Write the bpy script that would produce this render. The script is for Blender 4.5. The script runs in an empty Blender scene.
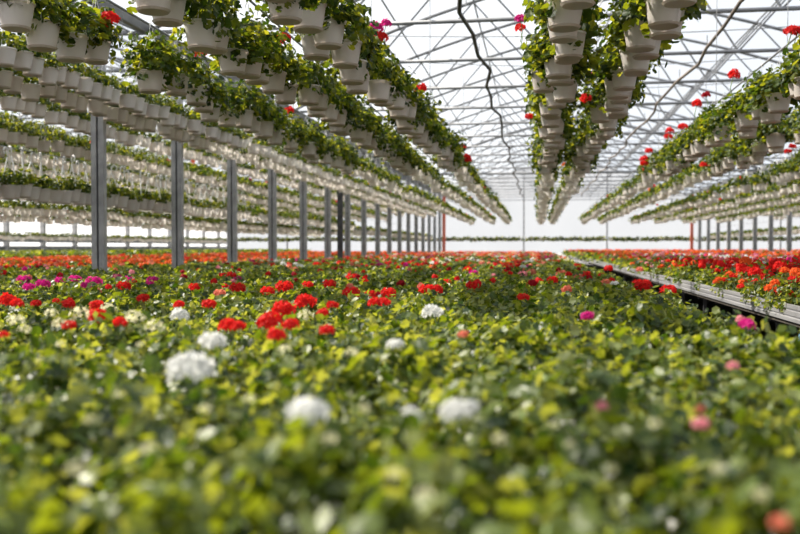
import bpy, math, random
import numpy as np
from mathutils import Matrix

SC = bpy.context.scene
COL = SC.collection
rng = np.random.default_rng(11)
random.seed(11)

# ------------------------------------------------------------------ camera
F_PX = 900.0
CAM_Z = 1.2
YAW = math.atan(137.0 / F_PX)
PITCH = math.atan(20.0 / F_PX)
cam_d = bpy.data.cameras.new('camera')
cam_d.sensor_width = 36.0
cam_d.lens = F_PX / 800.0 * 36.0
cam_d.clip_start = 0.02
cam_d.clip_end = 400
cam_d.dof.use_dof = True
cam_d.dof.focus_distance = 6.6
cam_d.dof.aperture_fstop = 1.9
cam = bpy.data.objects.new('camera', cam_d)
COL.objects.link(cam)
cam.location = (0, 0, CAM_Z)
cam.rotation_euler = (math.pi / 2 - PITCH, 0, YAW)
SC.camera = cam

# ------------------------------------------------------------------ world, sun, exposure
world = bpy.data.worlds.new('world')
SC.world = world
world.use_nodes = True
bg = world.node_tree.nodes['Background']
bg.inputs[0].default_value = (0.86, 0.92, 1.0, 1)
bg.inputs[1].default_value = 0.85

sun_d = bpy.data.lights.new('sun', 'SUN')
sun_d.energy = 11.0
sun_d.angle = math.radians(1.0)
sun_d.color = (1.0, 0.92, 0.78)
sun = bpy.data.objects.new('sun', sun_d)
COL.objects.link(sun)
_sd = np.array([0.76, -0.12, -0.72])          # direction the light travels
_sd /= np.linalg.norm(_sd)
from mathutils import Vector
sun.rotation_euler = Vector(_sd).to_track_quat('-Z', 'Y').to_euler()

SC.view_settings.view_transform = 'Standard'
SC.view_settings.look = 'None'
SC.view_settings.gamma = 1.0
SC.view_settings.use_curve_mapping = False
SC.view_settings.exposure = 0.17
SC.cycles.max_bounces = 7
SC.cycles.transparent_max_bounces = 12

# ------------------------------------------------------------------ projection helpers (real-world planning)
_R = np.array((Matrix.Rotation(YAW, 3, 'Z') @ Matrix.Rotation(math.pi / 2 - PITCH, 3, 'X')))
def project(P):
    P = np.atleast_2d(np.asarray(P, float)) - np.array([0, 0, CAM_Z])
    c = P @ _R
    d = -c[:, 2]
    dd = np.where(np.abs(d) < 1e-6, 1e-6, d)
    return 400 + F_PX * c[:, 0] / dd, 267 - F_PX * c[:, 1] / dd, d
def ray(px, py):
    v = np.array([(px - 400) / F_PX, (267 - py) / F_PX, -1.0])
    return _R @ v
def on_level(px, py, z):
    v = ray(px, py)
    t = (z - CAM_Z) / v[2]
    return np.array([v[0] * t, v[1] * t, z])
def at_depth(px, py, d):
    return np.array([0, 0, CAM_Z]) + ray(px, py) * d

# ------------------------------------------------------------------ materials
def new_mat(name):
    m = bpy.data.materials.new(name)
    m.use_nodes = True
    nt = m.node_tree
    nt.nodes.clear()
    out = nt.nodes.new('ShaderNodeOutputMaterial')
    return m, nt, out
def principled(nt, col, rough=0.5, metal=0.0, spec=0.5):
    p = nt.nodes.new('ShaderNodeBsdfPrincipled')
    p.inputs['Base Color'].default_value = (*col, 1)
    p.inputs['Roughness'].default_value = rough
    p.inputs['Metallic'].default_value = metal
    p.inputs['Specular IOR Level'].default_value = spec
    return p
def noise_mat(name, c1, c2, scale=8.0, rough=0.6, metal=0.0, spec=0.4, bump=0.0, stretch=None):
    m, nt, out = new_mat(name)
    p = principled(nt, c1, rough, metal, spec)
    tc = nt.nodes.new('ShaderNodeTexCoord')
    n = nt.nodes.new('ShaderNodeTexNoise')
    n.inputs['Scale'].default_value = scale
    n.inputs['Detail'].default_value = 4
    if stretch:
        mp = nt.nodes.new('ShaderNodeMapping')
        mp.inputs['Scale'].default_value = stretch
        nt.links.new(tc.outputs['Object'], mp.inputs[0])
        nt.links.new(mp.outputs[0], n.inputs['Vector'])
    else:
        nt.links.new(tc.outputs['Object'], n.inputs['Vector'])
    r = nt.nodes.new('ShaderNodeValToRGB')
    r.color_ramp.elements[0].position = 0.35
    r.color_ramp.elements[1].position = 0.65
    r.color_ramp.elements[0].color = (*c1, 1)
    r.color_ramp.elements[1].color = (*c2, 1)
    nt.links.new(n.outputs['Fac'], r.inputs[0])
    nt.links.new(r.outputs[0], p.inputs['Base Color'])
    if bump:
        b = nt.nodes.new('ShaderNodeBump')
        b.inputs['Strength'].default_value = bump
        nt.links.new(n.outputs['Fac'], b.inputs['Height'])
        nt.links.new(b.outputs[0], p.inputs['Normal'])
    nt.links.new(p.outputs[0], out.inputs[0])
    return m
def thin_mat(name, cols, tcols, fac, rough=0.5, spec=0.4):
    """thin living tissue: reflects one colour, lets another through; tint differs from leaf to leaf"""
    m, nt, out = new_mat(name)
    g = nt.nodes.new('ShaderNodeNewGeometry')
    def ramp(cs):
        r = nt.nodes.new('ShaderNodeValToRGB')
        e = r.color_ramp.elements
        e[0].position, e[0].color = 0.0, (*cs[0], 1)
        e[1].position, e[1].color = 1.0, (*cs[-1], 1)
        for i, c in enumerate(cs[1:-1]):
            x = e.new((i + 1) / (len(cs) - 1))
            x.color = (*c, 1)
        nt.links.new(g.outputs['Random Per Island'], r.inputs[0])
        return r
    p = principled(nt, cols[0], rough, 0, spec)
    t = nt.nodes.new('ShaderNodeBsdfTranslucent')
    nt.links.new(ramp(cols).outputs[0], p.inputs['Base Color'])
    nt.links.new(ramp(tcols).outputs[0], t.inputs['Color'])
    mx = nt.nodes.new('ShaderNodeMixShader')
    mx.inputs[0].default_value = fac
    nt.links.new(p.outputs[0], mx.inputs[1])
    nt.links.new(t.outputs[0], mx.inputs[2])
    nt.links.new(mx.outputs[0], out.inputs[0])
    return m
def film_mat(name, clear, col):
    m, nt, out = new_mat(name)
    tr = nt.nodes.new('ShaderNodeBsdfTransparent')
    tr.inputs[0].default_value = (0.97, 0.98, 1.0, 1)
    tl = nt.nodes.new('ShaderNodeBsdfTranslucent')
    n = nt.nodes.new('ShaderNodeTexNoise')
    n.inputs['Scale'].default_value = 0.6
    tc = nt.nodes.new('ShaderNodeTexCoord')
    nt.links.new(tc.outputs['Object'], n.inputs['Vector'])
    r = nt.nodes.new('ShaderNodeValToRGB')
    r.color_ramp.elements[0].color = (*[c * 0.88 for c in col], 1)
    r.color_ramp.elements[1].color = (*col, 1)
    nt.links.new(n.outputs['Fac'], r.inputs[0])
    nt.links.new(r.outputs[0], tl.inputs[0])
    mx = nt.nodes.new('ShaderNodeMixShader')
    mx.inputs[0].default_value = 1 - clear
    nt.links.new(tr.outputs[0], mx.inputs[1])
    nt.links.new(tl.outputs[0], mx.inputs[2])
    nt.links.new(mx.outputs[0], out.inputs[0])
    return m
def plastic_mat(name, c1, c2, trans=0.25):
    m, nt, out = new_mat(name)
    p = principled(nt, c1, 0.45, 0, 0.4)
    oi = nt.nodes.new('ShaderNodeObjectInfo')
    g = nt.nodes.new('ShaderNodeNewGeometry')
    add = nt.nodes.new('ShaderNodeMath'); add.operation = 'ADD'
    fr = nt.nodes.new('ShaderNodeMath'); fr.operation = 'FRACT'
    nt.links.new(oi.outputs['Random'], add.inputs[0])
    nt.links.new(g.outputs['Random Per Island'], add.inputs[1])
    nt.links.new(add.outputs[0], fr.inputs[0])
    r = nt.nodes.new('ShaderNodeValToRGB')
    r.color_ramp.elements[0].color = (*c1, 1)
    r.color_ramp.elements[1].color = (*c2, 1)
    nt.links.new(fr.outputs[0], r.inputs[0])
    nt.links.new(r.outputs[0], p.inputs['Base Color'])
    t = nt.nodes.new('ShaderNodeBsdfTranslucent')
    nt.links.new(r.outputs[0], t.inputs[0])
    mx = nt.nodes.new('ShaderNodeMixShader')
    mx.inputs[0].default_value = trans
    nt.links.new(p.outputs[0], mx.inputs[1])
    nt.links.new(t.outputs[0], mx.inputs[2])
    nt.links.new(mx.outputs[0], out.inputs[0])
    return m

M = {}
M['leaf'] = thin_mat('basket_leaf', [(0.012, 0.028, 0.006), (0.022, 0.046, 0.009), (0.048, 0.082, 0.015), (0.10, 0.13, 0.025)],
                     [(0.04, 0.08, 0.004), (0.10, 0.16, 0.006), (0.29, 0.33, 0.010), (0.58, 0.54, 0.03)], 0.42, 0.5, 0.28)
M['bench_leaf'] = thin_mat('bench_leaf', [(0.012, 0.032, 0.006), (0.040, 0.070, 0.012), (0.090, 0.124, 0.022), (0.20, 0.23, 0.09)],
                           [(0.05, 0.11, 0.004), (0.19, 0.26, 0.008), (0.39, 0.43, 0.012), (0.63, 0.61, 0.07)], 0.40, 0.42, 0.45)
M['stem'] = noise_mat('green_stem', (0.12, 0.20, 0.05), (0.20, 0.27, 0.08), 20, 0.6)
M['pot'] = plastic_mat('basket_plastic', (0.84, 0.77, 0.73), (0.92, 0.87, 0.84), 0.30)
M['saucer'] = plastic_mat('saucer_plastic', (0.62, 0.52, 0.45), (0.74, 0.66, 0.60), 0.2)  # tan tint holds the warm bounce light seen on the basket undersides
M['hanger'] = plastic_mat('hanger_plastic', (0.75, 0.74, 0.72), (0.84, 0.83, 0.82), 0.1)
M['nursery_pot'] = plastic_mat('nursery_pot_plastic', (0.70, 0.69, 0.68), (0.80, 0.79, 0.78), 0.2)
M['soil'] = noise_mat('potting_soil', (0.035, 0.024, 0.016), (0.07, 0.05, 0.035), 40, 0.95, bump=0.4)
FLOWERS = {
    'red': (0.78, 0.022, 0.018), 'orange': (0.90, 0.15, 0.03), 'salmon': (0.85, 0.26, 0.17), 'magenta': (0.66, 0.02, 0.26),
    'pink': (0.80, 0.30, 0.36), 'white': (0.86, 0.86, 0.84), 'crimson': (0.42, 0.008, 0.02), 'cream': (0.82, 0.78, 0.50)}
for k, c in FLOWERS.items():
    d = tuple(x * 0.80 for x in c)
    M['f_' + k] = thin_mat(k + '_petal', [d, c], [d, c], 0.45, 0.6, 0.2)
FKEYS = list(FLOWERS)
M['steel'] = noise_mat('galvanised_steel', (0.30, 0.30, 0.31), (0.42, 0.42, 0.43), 6, 0.5, 0.35)
M['frame'] = noise_mat('roof_frame_steel', (0.20, 0.205, 0.22), (0.29, 0.295, 0.31), 3, 0.5, 0.3)
M['dark_steel'] = noise_mat('dark_steel', (0.05, 0.05, 0.055), (0.10, 0.10, 0.11), 6, 0.55, 0.3)
M['orange_paint'] = noise_mat('orange_painted_steel', (0.62, 0.10, 0.05), (0.70, 0.16, 0.08), 8, 0.5)
M['alu'] = noise_mat('bench_aluminium', (0.30, 0.30, 0.32), (0.42, 0.42, 0.44), 5, 0.42, 0.5, stretch=(1, 0.2, 6))
M['bench_top'] = noise_mat('dark_bench_mesh', (0.025, 0.022, 0.018), (0.06, 0.05, 0.04), 25, 0.9)
M['concrete'] = noise_mat('concrete_floor', (0.10, 0.095, 0.09), (0.19, 0.18, 0.17), 2, 0.85, bump=0.1)
M['ground'] = noise_mat('pale_gravel_ground', (0.48, 0.46, 0.43), (0.62, 0.60, 0.57), 0.5, 0.95)
M['film'] = film_mat('greenhouse_film', 0.80, (0.70, 0.73, 0.78))
M['sheet'] = film_mat('wall_sheeting', 0.35, (0.56, 0.57, 0.60))
M['hose'] = noise_mat('black_hose', (0.035, 0.03, 0.03), (0.075, 0.065, 0.06), 4, 0.6)
M['hose_brown'] = noise_mat('brown_hose', (0.14, 0.11, 0.09), (0.24, 0.20, 0.17), 3, 0.6)
M['blue_pipe'] = noise_mat('blue_pipe', (0.06, 0.16, 0.30), (0.10, 0.24, 0.42), 10, 0.5)

# ------------------------------------------------------------------ mesh helpers: a shape is (verts, tris, material index)
def build(name, shp, mats, smooth=False):
    V, T, I = shp
    me = bpy.data.meshes.new(name)
    n, m = len(V), len(T)
    me.vertices.add(n)
    me.vertices.foreach_set('co', np.ascontiguousarray(V, dtype=np.float32).ravel())
    me.loops.add(m * 3)
    me.loops.foreach_set('vertex_index', np.ascontiguousarray(T, dtype=np.int32).ravel())
    me.polygons.add(m)
    me.polygons.foreach_set('loop_start', np.arange(m, dtype=np.int32) * 3)
    me.polygons.foreach_set('material_index', np.ascontiguousarray(I, dtype=np.int32))
    me.polygons.foreach_set('use_smooth', np.full(m, smooth))
    for x in mats:
        me.materials.append(M[x])
    me.update(calc_edges=True)
    return me
def shape(V, T, i=0):
    T = np.asarray(T, int).reshape(-1, 3)
    return np.asarray(V, float).reshape(-1, 3), T, np.full(len(T), i, int)
def join(*ss):
    Vs, Ts, Is, o = [], [], [], 0
    for V, T, I in ss:
        Vs.append(V); Ts.append(T + o); Is.append(I); o += len(V)
    return np.concatenate(Vs), np.concatenate(Ts), np.concatenate(Is)
def moved(s, loc=(0, 0, 0), sc=1.0, rz=0.0):
    c, sn = math.cos(rz), math.sin(rz)
    R = np.array([[c, -sn, 0], [sn, c, 0], [0, 0, 1]])
    return (s[0] * sc) @ R.T + np.asarray(loc), s[1], s[2]
def setmat(s, i):
    return s[0], s[1], np.full(len(s[1]), i, int)
def instances(s, R, loc, mat=None):
    V, T, I = s
    N = len(loc)
    out = np.einsum('nij,vj->nvi', R, V) + loc[:, None, :]
    TT = T[None] + (np.arange(N) * len(V))[:, None, None]
    II = np.tile(I, N) if mat is None else np.repeat(mat, len(T))
    return out.reshape(-1, 3), TT.reshape(-1, 3), II
def frames(nrm, size, spin=None):
    n = nrm / np.linalg.norm(nrm, axis=1, keepdims=True)
    N = len(n)
    ref = np.where(np.abs(n[:, 2:3]) > 0.95, np.array([[1.0, 0, 0]]), np.array([[0, 0, 1.0]]))
    u = np.cross(ref, n); u /= np.linalg.norm(u, axis=1, keepdims=True)
    v = np.cross(n, u)
    a = rng.uniform(0, 2 * np.pi, N) if spin is None else spin
    ca, sa = np.cos(a)[:, None], np.sin(a)[:, None]
    uu, vv = u * ca + v * sa, -u * sa + v * ca
    return np.stack([uu, vv, n], axis=2) * np.asarray(size).reshape(-1, 1, 1)
def box(x0, x1, y0, y1, z0, z1, i=0):
    V = [(x, y, z) for x in (x0, x1) for y in (y0, y1) for z in (z0, z1)]
    Q = [(0, 1, 3, 2), (4, 6, 7, 5), (0, 4, 5, 1), (2, 3, 7, 6), (0, 2, 6, 4), (1, 5, 7, 3)]
    T = [t for a, b, c, d in Q for t in ((a, b, c), (a, c, d))]
    return shape(V, T, i)
def tube(pts, r, n=6, i=0, caps=True):
    P = np.asarray(pts, float)
    K = len(P)
    rr = np.full(K, r) if np.isscalar(r) else np.asarray(r, float)
    d = np.gradient(P, axis=0)
    d /= np.linalg.norm(d, axis=1, keepdims=True) + 1e-12
    ref = np.array([0, 0, 1.0]) if np.abs(d[:, 2]).mean() < 0.8 else np.array([1.0, 0, 0])
    u = np.cross(ref, d); u /= np.linalg.norm(u, axis=1, keepdims=True) + 1e-12
    v = np.cross(d, u)
    a = np.arange(n) * 2 * np.pi / n
    V = P[:, None] + rr[:, None, None] * (u[:, None] * np.cos(a)[None, :, None] + v[:, None] * np.sin(a)[None, :, None])
    T = []
    for k in range(K - 1):
        for j in range(n):
            a0, a1 = k * n + j, k * n + (j + 1) % n
            T += [(a0, a1, a1 + n), (a0, a1 + n, a0 + n)]
    if caps:
        for j in range(1, n - 1):
            T += [(0, j + 1, j), ((K - 1) * n, (K - 1) * n + j, (K - 1) * n + j + 1)]
    return shape(V, T, i)
def lathe(prof, n=20, i=0):
    P = np.asarray(prof, float)
    a = np.arange(n) * 2 * np.pi / n
    V = np.stack([P[:, 0:1] * np.cos(a), P[:, 0:1] * np.sin(a), np.repeat(P[:, 1:2], n, 1)], 2).reshape(-1, 3)
    T = []
    for k in range(len(P) - 1):
        for j in range(n):
            a0, a1 = k * n + j, k * n + (j + 1) % n
            T += [(a0, a1, a1 + n), (a0, a1 + n, a0 + n)]
    return shape(V, T, i)
def prism_y(prof, y0, y1, i=0):
    """closed (x, z) outline extruded along y"""
    n = len(prof)
    V = [(x, y0, z) for x, z in prof] + [(x, y1, z) for x, z in prof]
    T = []
    for j in range(n):
        k = (j + 1) % n
        T += [(j, k, k + n), (j, k + n, j + n)]
    for j in range(1, n - 1):
        T += [(0, j, j + 1), (n, n + j + 1, n + j)]
    return shape(V, T, i)

# ------------------------------------------------------------------ object helpers
def link(name, data, parent=None, loc=None):
    o = bpy.data.objects.new(name, data)
    COL.objects.link(o)
    if parent is not None:
        o.parent = parent
    if loc is not None:
        o.location = loc
    return o
def tag(o, label, cat, group=None, kind=None):
    o['label'] = label
    o['category'] = cat
    if group: o['group'] = group
    if kind: o['kind'] = kind
    return o
def structure(name, data, label=None, parent=None):
    o = link(name, data, parent)
    if parent is None:
        o['kind'] = 'structure'
        if label:
            o['label'] = label
    return o
def thing(name, loc, label, cat, group=None, kind=None, rz=0.0, sc=1.0):
    o = link(name, None, None, loc)
    o.rotation_euler[2] = rz
    o.scale = (sc, sc, sc)
    o.empty_display_size = 0.1
    return tag(o, label, cat, group, kind)

_ONES = 'first second third fourth fifth sixth seventh eighth ninth tenth eleventh twelfth thirteenth fourteenth fifteenth sixteenth seventeenth eighteenth nineteenth'.split()
_TENS = {20: 'twent', 30: 'thirt', 40: 'fort', 50: 'fift', 60: 'sixt', 70: 'sevent'}
def ordinal(n):
    if n < 20: return _ONES[n - 1]
    t = n // 10 * 10
    return _TENS[t] + 'ieth' if n == t else _TENS[t] + 'y-' + _ONES[n - t - 1]

# ================================================================== THE HOUSE
X_L, X_R = -6.53, 10.44          # post lines either side of the main bay
W_L, W_R = -23.5, 27.4           # side walls
Y_F, Y_B = -9.5, 66.0            # end walls
EAVE, RISE = 4.8, 2.7
BAYS = [(W_L, X_L), (X_L, X_R), (X_R, W_R)]
def arch_z(x, bay):
    c, hw = (bay[0] + bay[1]) / 2, (bay[1] - bay[0]) / 2
    u = (x - c) / hw
    return EAVE + RISE * (1 - 0.55 * abs(u) - 0.45 * u * u)

structure('floor', build('floor', box(W_L, W_R, Y_F, Y_B, -0.12, 0.0), ['concrete']), 'dark concrete greenhouse floor under the benches')
structure('ground', build('ground', box(-140, 140, -140, 200, -0.3, -0.125), ['ground']), 'pale gravel ground outside the greenhouse')

# roof: film skins and purlins
ceil = structure('ceiling', None, 'arched translucent film roof of the greenhouse')
for b in BAYS:
    xs = np.linspace(b[0], b[1], 25)
    zs = np.array([arch_z(x, b) for x in xs]) + 0.09
    V = [(x, y, z) for y in (Y_F, Y_B) for x, z in zip(xs, zs)]
    T = []
    for j in range(24):
        T += [(j, j + 1, j + 26), (j, j + 26, j + 25)]
    structure('film_skin', build('film_skin', shape(V, T), ['film'], True), parent=ceil)
    for k, x in enumerate(np.linspace(b[0], b[1], 11)[1:-1]):
        z = arch_z(x, b) + 0.05
        structure('purlin', build('purlin', tube([(x, Y_F, z), (x, Y_B, z)], 0.022, 6), ['frame']), parent=ceil)

# end walls and side walls: sheeting with mullions and girts
def gable(name, y, label):
    V, T = [], []
    for b in BAYS:
        xs = np.linspace(b[0], b[1], 25)
        o = len(V)
        for x in xs:
            V += [(x, y, 0.0), (x, y, arch_z(x, b) + 0.08)]
        for j in range(24):
            a = o + 2 * j
            T += [(a, a + 2, a + 3), (a, a + 3, a + 1)]
    w = structure(name, build(name, shape(V, T), ['sheet']), label)
    dy = -0.06 if y > 0 else 0.06
    for x in np.arange(-0.95 - 5.9 * 3, W_R, 5.9):
        b = [q for q in BAYS if q[0] <= x <= q[1]][0]
        structure('mullion', build('mullion', box(x - 0.05, x + 0.05, y + dy - 0.04, y + dy + 0.04, 0, arch_z(x, b)), ['steel']), parent=w)
    for z in (0.5, EAVE - 0.2):
        structure('girt', build('girt', tube([(W_L, y + dy * 2, z), (W_R, y + dy * 2, z)], 0.03, 6), ['frame']), parent=w)
    return w
gable('wall_back', Y_B, 'bright translucent end wall at the far end of the greenhouse')
gable('wall_front', Y_F, 'translucent end wall behind the camera')
def side(name, x, label):
    w = structure(name, build(name, shape([(x, Y_F, 0), (x, Y_B, 0), (x, Y_B, EAVE + 0.08), (x, Y_F, EAVE + 0.08)], [(0, 1, 2), (0, 2, 3)]), ['sheet']), label)
    s = 1 if x < 0 else -1
    me = build('mullion', box(-0.10, 0.10, -0.09, 0.09, 0, EAVE), ['steel'])
    for y in np.arange(-8, 66, 3.0):
        structure('mullion', me, parent=w).location = (x + s * 0.14, y, 0)
    structure('girt', build('girt', box(x + s * 0.02, x + s * 0.10, Y_F, Y_B, 0.0, 0.62), ['frame']), parent=w)
    structure('girt', build('girt', box(x + s * 0.02, x + s * 0.10, Y_F, Y_B, 1.42, 1.78), ['frame']), parent=w)  # added board, stands in for the grey band of pots along the wall
    structure('girt', build('girt', box(x + s * 0.02, x + s * 0.10, Y_F, Y_B, 1.05, 1.24), ['frame']), parent=w)
    return w
side('wall_left', W_L, 'sheeted side wall with steel mullions beyond the far benches')
side('wall_right', W_R, 'sheeted side wall with steel mullions beyond the red geraniums')

# roof trusses, every 3 m along the house
def truss_parts(b, n_web, thick):
    c, hw = (b[0] + b[1]) / 2, (b[1] - b[0]) / 2
    xs = np.linspace(b[0], b[1], 21)
    arch = build('arch', tube([(x, 0, arch_z(x, b)) for x in xs], 0.04 * thick, 6), ['frame'], True)
    tie = build('tie_bar', tube([(b[0], 0, EAVE), (b[1], 0, EAVE)], 0.036 * thick, 6), ['frame'], True)
    webs = []
    nx = np.linspace(b[0], b[1], n_web + 2)
    up = False
    for j in range(n_web + 1):
        xa, xb = nx[j], nx[j + 1]
        za = arch_z(xa, b) if up else EAVE
        zb = EAVE if up else arch_z(xb, b)
        webs.append(build('web_strut', tube([(xa, 0, za), (xb, 0, zb)], 0.020, 5), ['frame']))
        up = not up
    return arch, tie, webs
bay_say = ['beyond the tall posts', 'over the centre bench', 'beyond the red geraniums']
for bi, b in enumerate(BAYS):
    parts = truss_parts(b, 9 if bi == 1 else 4, 1.0)
    heavy = truss_parts(b, 9, 1.9) if bi == 1 else None
    for k, y in enumerate(np.arange(-6.6, 65.5, 3.0)):
        p = heavy if (heavy and abs(y - 44.4) < 0.1) else parts
        lab = ordinal(25 - k) + ' arched steel roof truss from the end wall ' + bay_say[bi]
        grp = 'roof trusses ' + bay_say[bi]
        if p is heavy:
            lab = 'thicker steel roof truss near the far end, over the centre bench'
            grp = None
        t = thing('roof_truss', (0, y, 0), lab, 'truss', grp)
        link('arch', p[0], t); link('tie_bar', p[1], t)
        for w in p[2]:
            link('web_strut', w, t)
        if bi == 1:
            xs = np.linspace(-6.4, 10.3, 17)
            for q in range(2):
                zz = EAVE + 0.55 - 0.42 * q + (0.38 + 0.1 * ((k * 7 + q * 3) % 4)) * ((xs - 2) / 8.4) ** 2
                if q == 0:
                    wm = build('brace_wire', tube(np.stack([xs, np.full(17, 0.3), zz - 0.1], 1), 0.009, 4, caps=False), ['frame'])
                    link('brace_wire', wm, t)

# gutters
for x in (X_L, X_R):
    g = prism_y([(x - .09, EAVE + .12), (x - .05, EAVE), (x + .05, EAVE), (x + .09, EAVE + .12), (x + .075, EAVE + .12), (x + .04, EAVE + .02), (x - .04, EAVE + .02), (x - .075, EAVE + .12)], Y_F, Y_B)
    o = link('gutter_beam', build('gutter_beam', g, ['frame']))
    tag(o, 'grey roof gutter running above the ' + ('tall double posts' if x < 0 else 'posts behind the red geraniums'), 'gutter')

# support posts
def post_parts(mat):
    c = [(-.10, -.05), (-.015, -.05), (-.015, -.035), (-.085, -.035), (-.085, .035), (-.015, .035), (-.015, .05), (-.10, .05)]
    def chan(sg):
        n = len(c)
        V = [(sg * x, y, 0) for x, y in c] + [(sg * x, y, EAVE) for x, y in c]
        T = []
        for j in range(n):
            k = (j + 1) % n
            T += [(j, k, k + n), (j, k + n, j + n)]
        return shape(V, T)
    web = box(-.012, .012, -.025, .025, 0, EAVE)
    bolts = join(*[box(-.16, .16, -.12, .12, 0.0, .015)])
    return (build('channel', chan(1), [mat]), build('channel', chan(-1), [mat]), build('spacer', web, ['dark_steel']), build('base_plate', bolts, [mat]))
steel_parts, orange_parts = post_parts('steel'), post_parts('orange_paint')
def add_post(x, y, parts, lab, grp):
    t = thing('support_post', (x, y, 0), lab, 'post', grp)
    for nm, me in zip(('channel', 'channel', 'spacer', 'base_plate'), parts):
        link(nm, me, t)
for x, wher in ((X_L, 'in the long row beside the centre bench'), (X_R, 'in the row behind the red geraniums')):
    for k in range(-7, 18):
        y = 12.75 + 3 * k
        if k == 17:
            add_post(x, y, orange_parts, 'orange painted steel post ending the row ' + ('beside the centre bench' if x < 0 else 'behind the red geraniums'), None)
        elif k == 0 and x < 0:
            add_post(x, y, steel_parts, 'nearest and widest grey double post rising from the flowers', None)
        else:
            add_post(x, y, steel_parts, ordinal(17 - k) + ' grey post from the orange one, ' + wher, 'posts ' + wher)
P = on_level(340.3, 262, 0.7); 
pd = at_depth(340.3, 250, 30.0)
t = thing('support_post', (pd[0], pd[1], 0), 'dark slim steel post squeezed between two grey posts', 'post')
link('shaft', build('shaft', join(box(-.09, .09, -.06, .06, 0, 3.4)), ['dark_steel']), t)
link('top_plate', build('top_plate', box(-.14, .14, -.1, .1, 3.4, 3.43), ['dark_steel']), t)

# hoses running along under the roof
def hose(name, x, z, mat, r, lab):
    ys = np.arange(1.0, 62.0, 1.5)
    w = np.array([0.07 * math.sin(1.3 * k) + 0.05 * math.sin(2.9 * k + 1) for k in range(len(ys))])
    v = np.array([-0.10 * abs(math.sin(math.pi * y / 3.0)) for y in ys])
    t = thing(name, (x, 0, z), lab, 'hose')
    link('line', build('line', tube(np.stack([w, ys, v], 1), r, 6), [mat], True), t)
    me = build('clip', tube([(0, 0, 0), (0, 0, EAVE - z)], 0.008, 4), ['frame'])
    for y in np.arange(1.0, 62.0, 3.0):
        link('clip', me, t, (0, y, 0))
hose('irrigation_hose', -1.02, EAVE - 0.14, 'hose', 0.034, 'black wavy hose slung along under the roof trusses')
hose('irrigation_hose', 2.85, EAVE - 0.14, 'hose_brown', 0.030, 'brown hose slung under the roof beside the overhead baskets')

# ================================================================== BENCHES
Z_TOP = 0.68
B_Y0, B_Y1 = 0.25, 62.5
rail_prof = [(0.0, 0.68), (0.0, 0.705), (0.008, 0.711), (0.008, 0.717), (0.0, 0.723), (0.0, 0.752), (0.008, 0.758), (0.008, 0.764), (0.0, 0.770),
             (0.0, 0.795), (0.035, 0.795), (0.035, 0.785), (0.018, 0.785), (0.018, 0.68)]
BENCHES = [(-6.3, -4.0, 'wide dark-topped bench of geraniums along the tall posts'),
           (-3.95, -1.5, 'middle bench of geraniums between the posts and the centre bench'),
           (-1.45, 0.97, 'centre bench packed with geraniums filling the foreground'),
           (1.75, 4.0, 'bench with a bright aluminium rail across the aisle, full of red geraniums'),
           (4.05, 6.3, 'second bench across the aisle, carrying orange geraniums'),
           (6.35, 10.1, 'bench along the posts behind the red geraniums'),
           (10.8, 18.5, 'bench beyond the posts behind the red geraniums'),
           (18.6, 26.5, 'bench along the side wall beyond the red geraniums'),
           (-14.5, -6.9, 'bench of orange geraniums just beyond the tall posts'),
           (-22.6, -14.6, 'bench of orange geraniums along the far side wall')]
for bx0, bx1, lab in BENCHES:
    t = thing('grow_bench', ((bx0 + bx1) / 2, B_Y0, 0), lab, 'bench')
    hw = (bx1 - bx0) / 2
    L = B_Y1 - B_Y0
    link('bench_top', build('bench_top', box(-hw + .02, hw - .02, .02, L - .02, Z_TOP - .03, Z_TOP), ['bench_top']), t)
    link('side_rail', build('side_rail', prism_y([(-hw + x, z) for x, z in rail_prof], 0, L), ['alu']), t)
    link('side_rail', build('side_rail', prism_y([(hw - x, z) for x, z in rail_prof], 0, L), ['alu']), t)
    link('end_rail', build('end_rail', box(-hw, hw, -.02, 0, .68, .795), ['alu']), t)
    link('end_rail', build('end_rail', box(-hw, hw, L, L + .02, .68, .795), ['alu']), t)
    step = 1.6 if -2 < bx0 < 2 else 6.0
    leg = build('leg', box(-.018, .018, -.018, .018, 0, .65), ['dark_steel'])
    for y in np.arange(1.0, L - .5, step):
        for s in (-1, 1):
            link('leg', leg, t, (s * (hw - .18), y, 0))
    cross = build('cross_bar', box(-hw + .1, hw - .1, -.02, .02, .60, .65), ['dark_steel'])
    for y in np.arange(1.0, L - .5, 6.0 if step > 2 else 3.2):
        link('cross_bar', cross, t, (0, y, 0))
p0 = at_depth(770, 336, 6.4)
o = link('water_pipe', build('water_pipe', join(tube([(0, 0, 0), (0, 0, .5), (0.02, 0, .58), (.08, 0, .62), (.5, 0, .62)], 0.017, 8)), ['blue_pipe'], True), None, (1.83, p0[1], 0))
tag(o, 'blue water pipe rising under the aluminium bench rail', 'pipe')

# ================================================================== PLANT SHAPES
def leaf_shape(n=11, cup=0.16, wav=0.10):
    a = np.linspace(0.30, 2 * np.pi - 0.30, n) - np.pi / 2      # notch where the stalk joins
    r = 0.5 * (1 + wav * np.cos(np.arange(n) * np.pi))
    V = np.concatenate([[(0, -0.08, -cup * 0.5)], np.stack([r * np.cos(a), r * np.sin(a), cup * (0.4 + 0.6 * np.cos(2 * a)) * 0.6], 1)])
    T = [(0, j, j + 1) for j in range(1, n)]
    return shape(V, T)
LEAF_HI = leaf_shape(12)
LEAF_MID = leaf_shape(6, 0.16, 0.0)
LEAF_LO = shape([(0, -.5, 0), (.48, .05, .10), (0, .5, 0), (-.48, .05, .10)], [(0, 1, 2), (0, 2, 3)])

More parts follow.
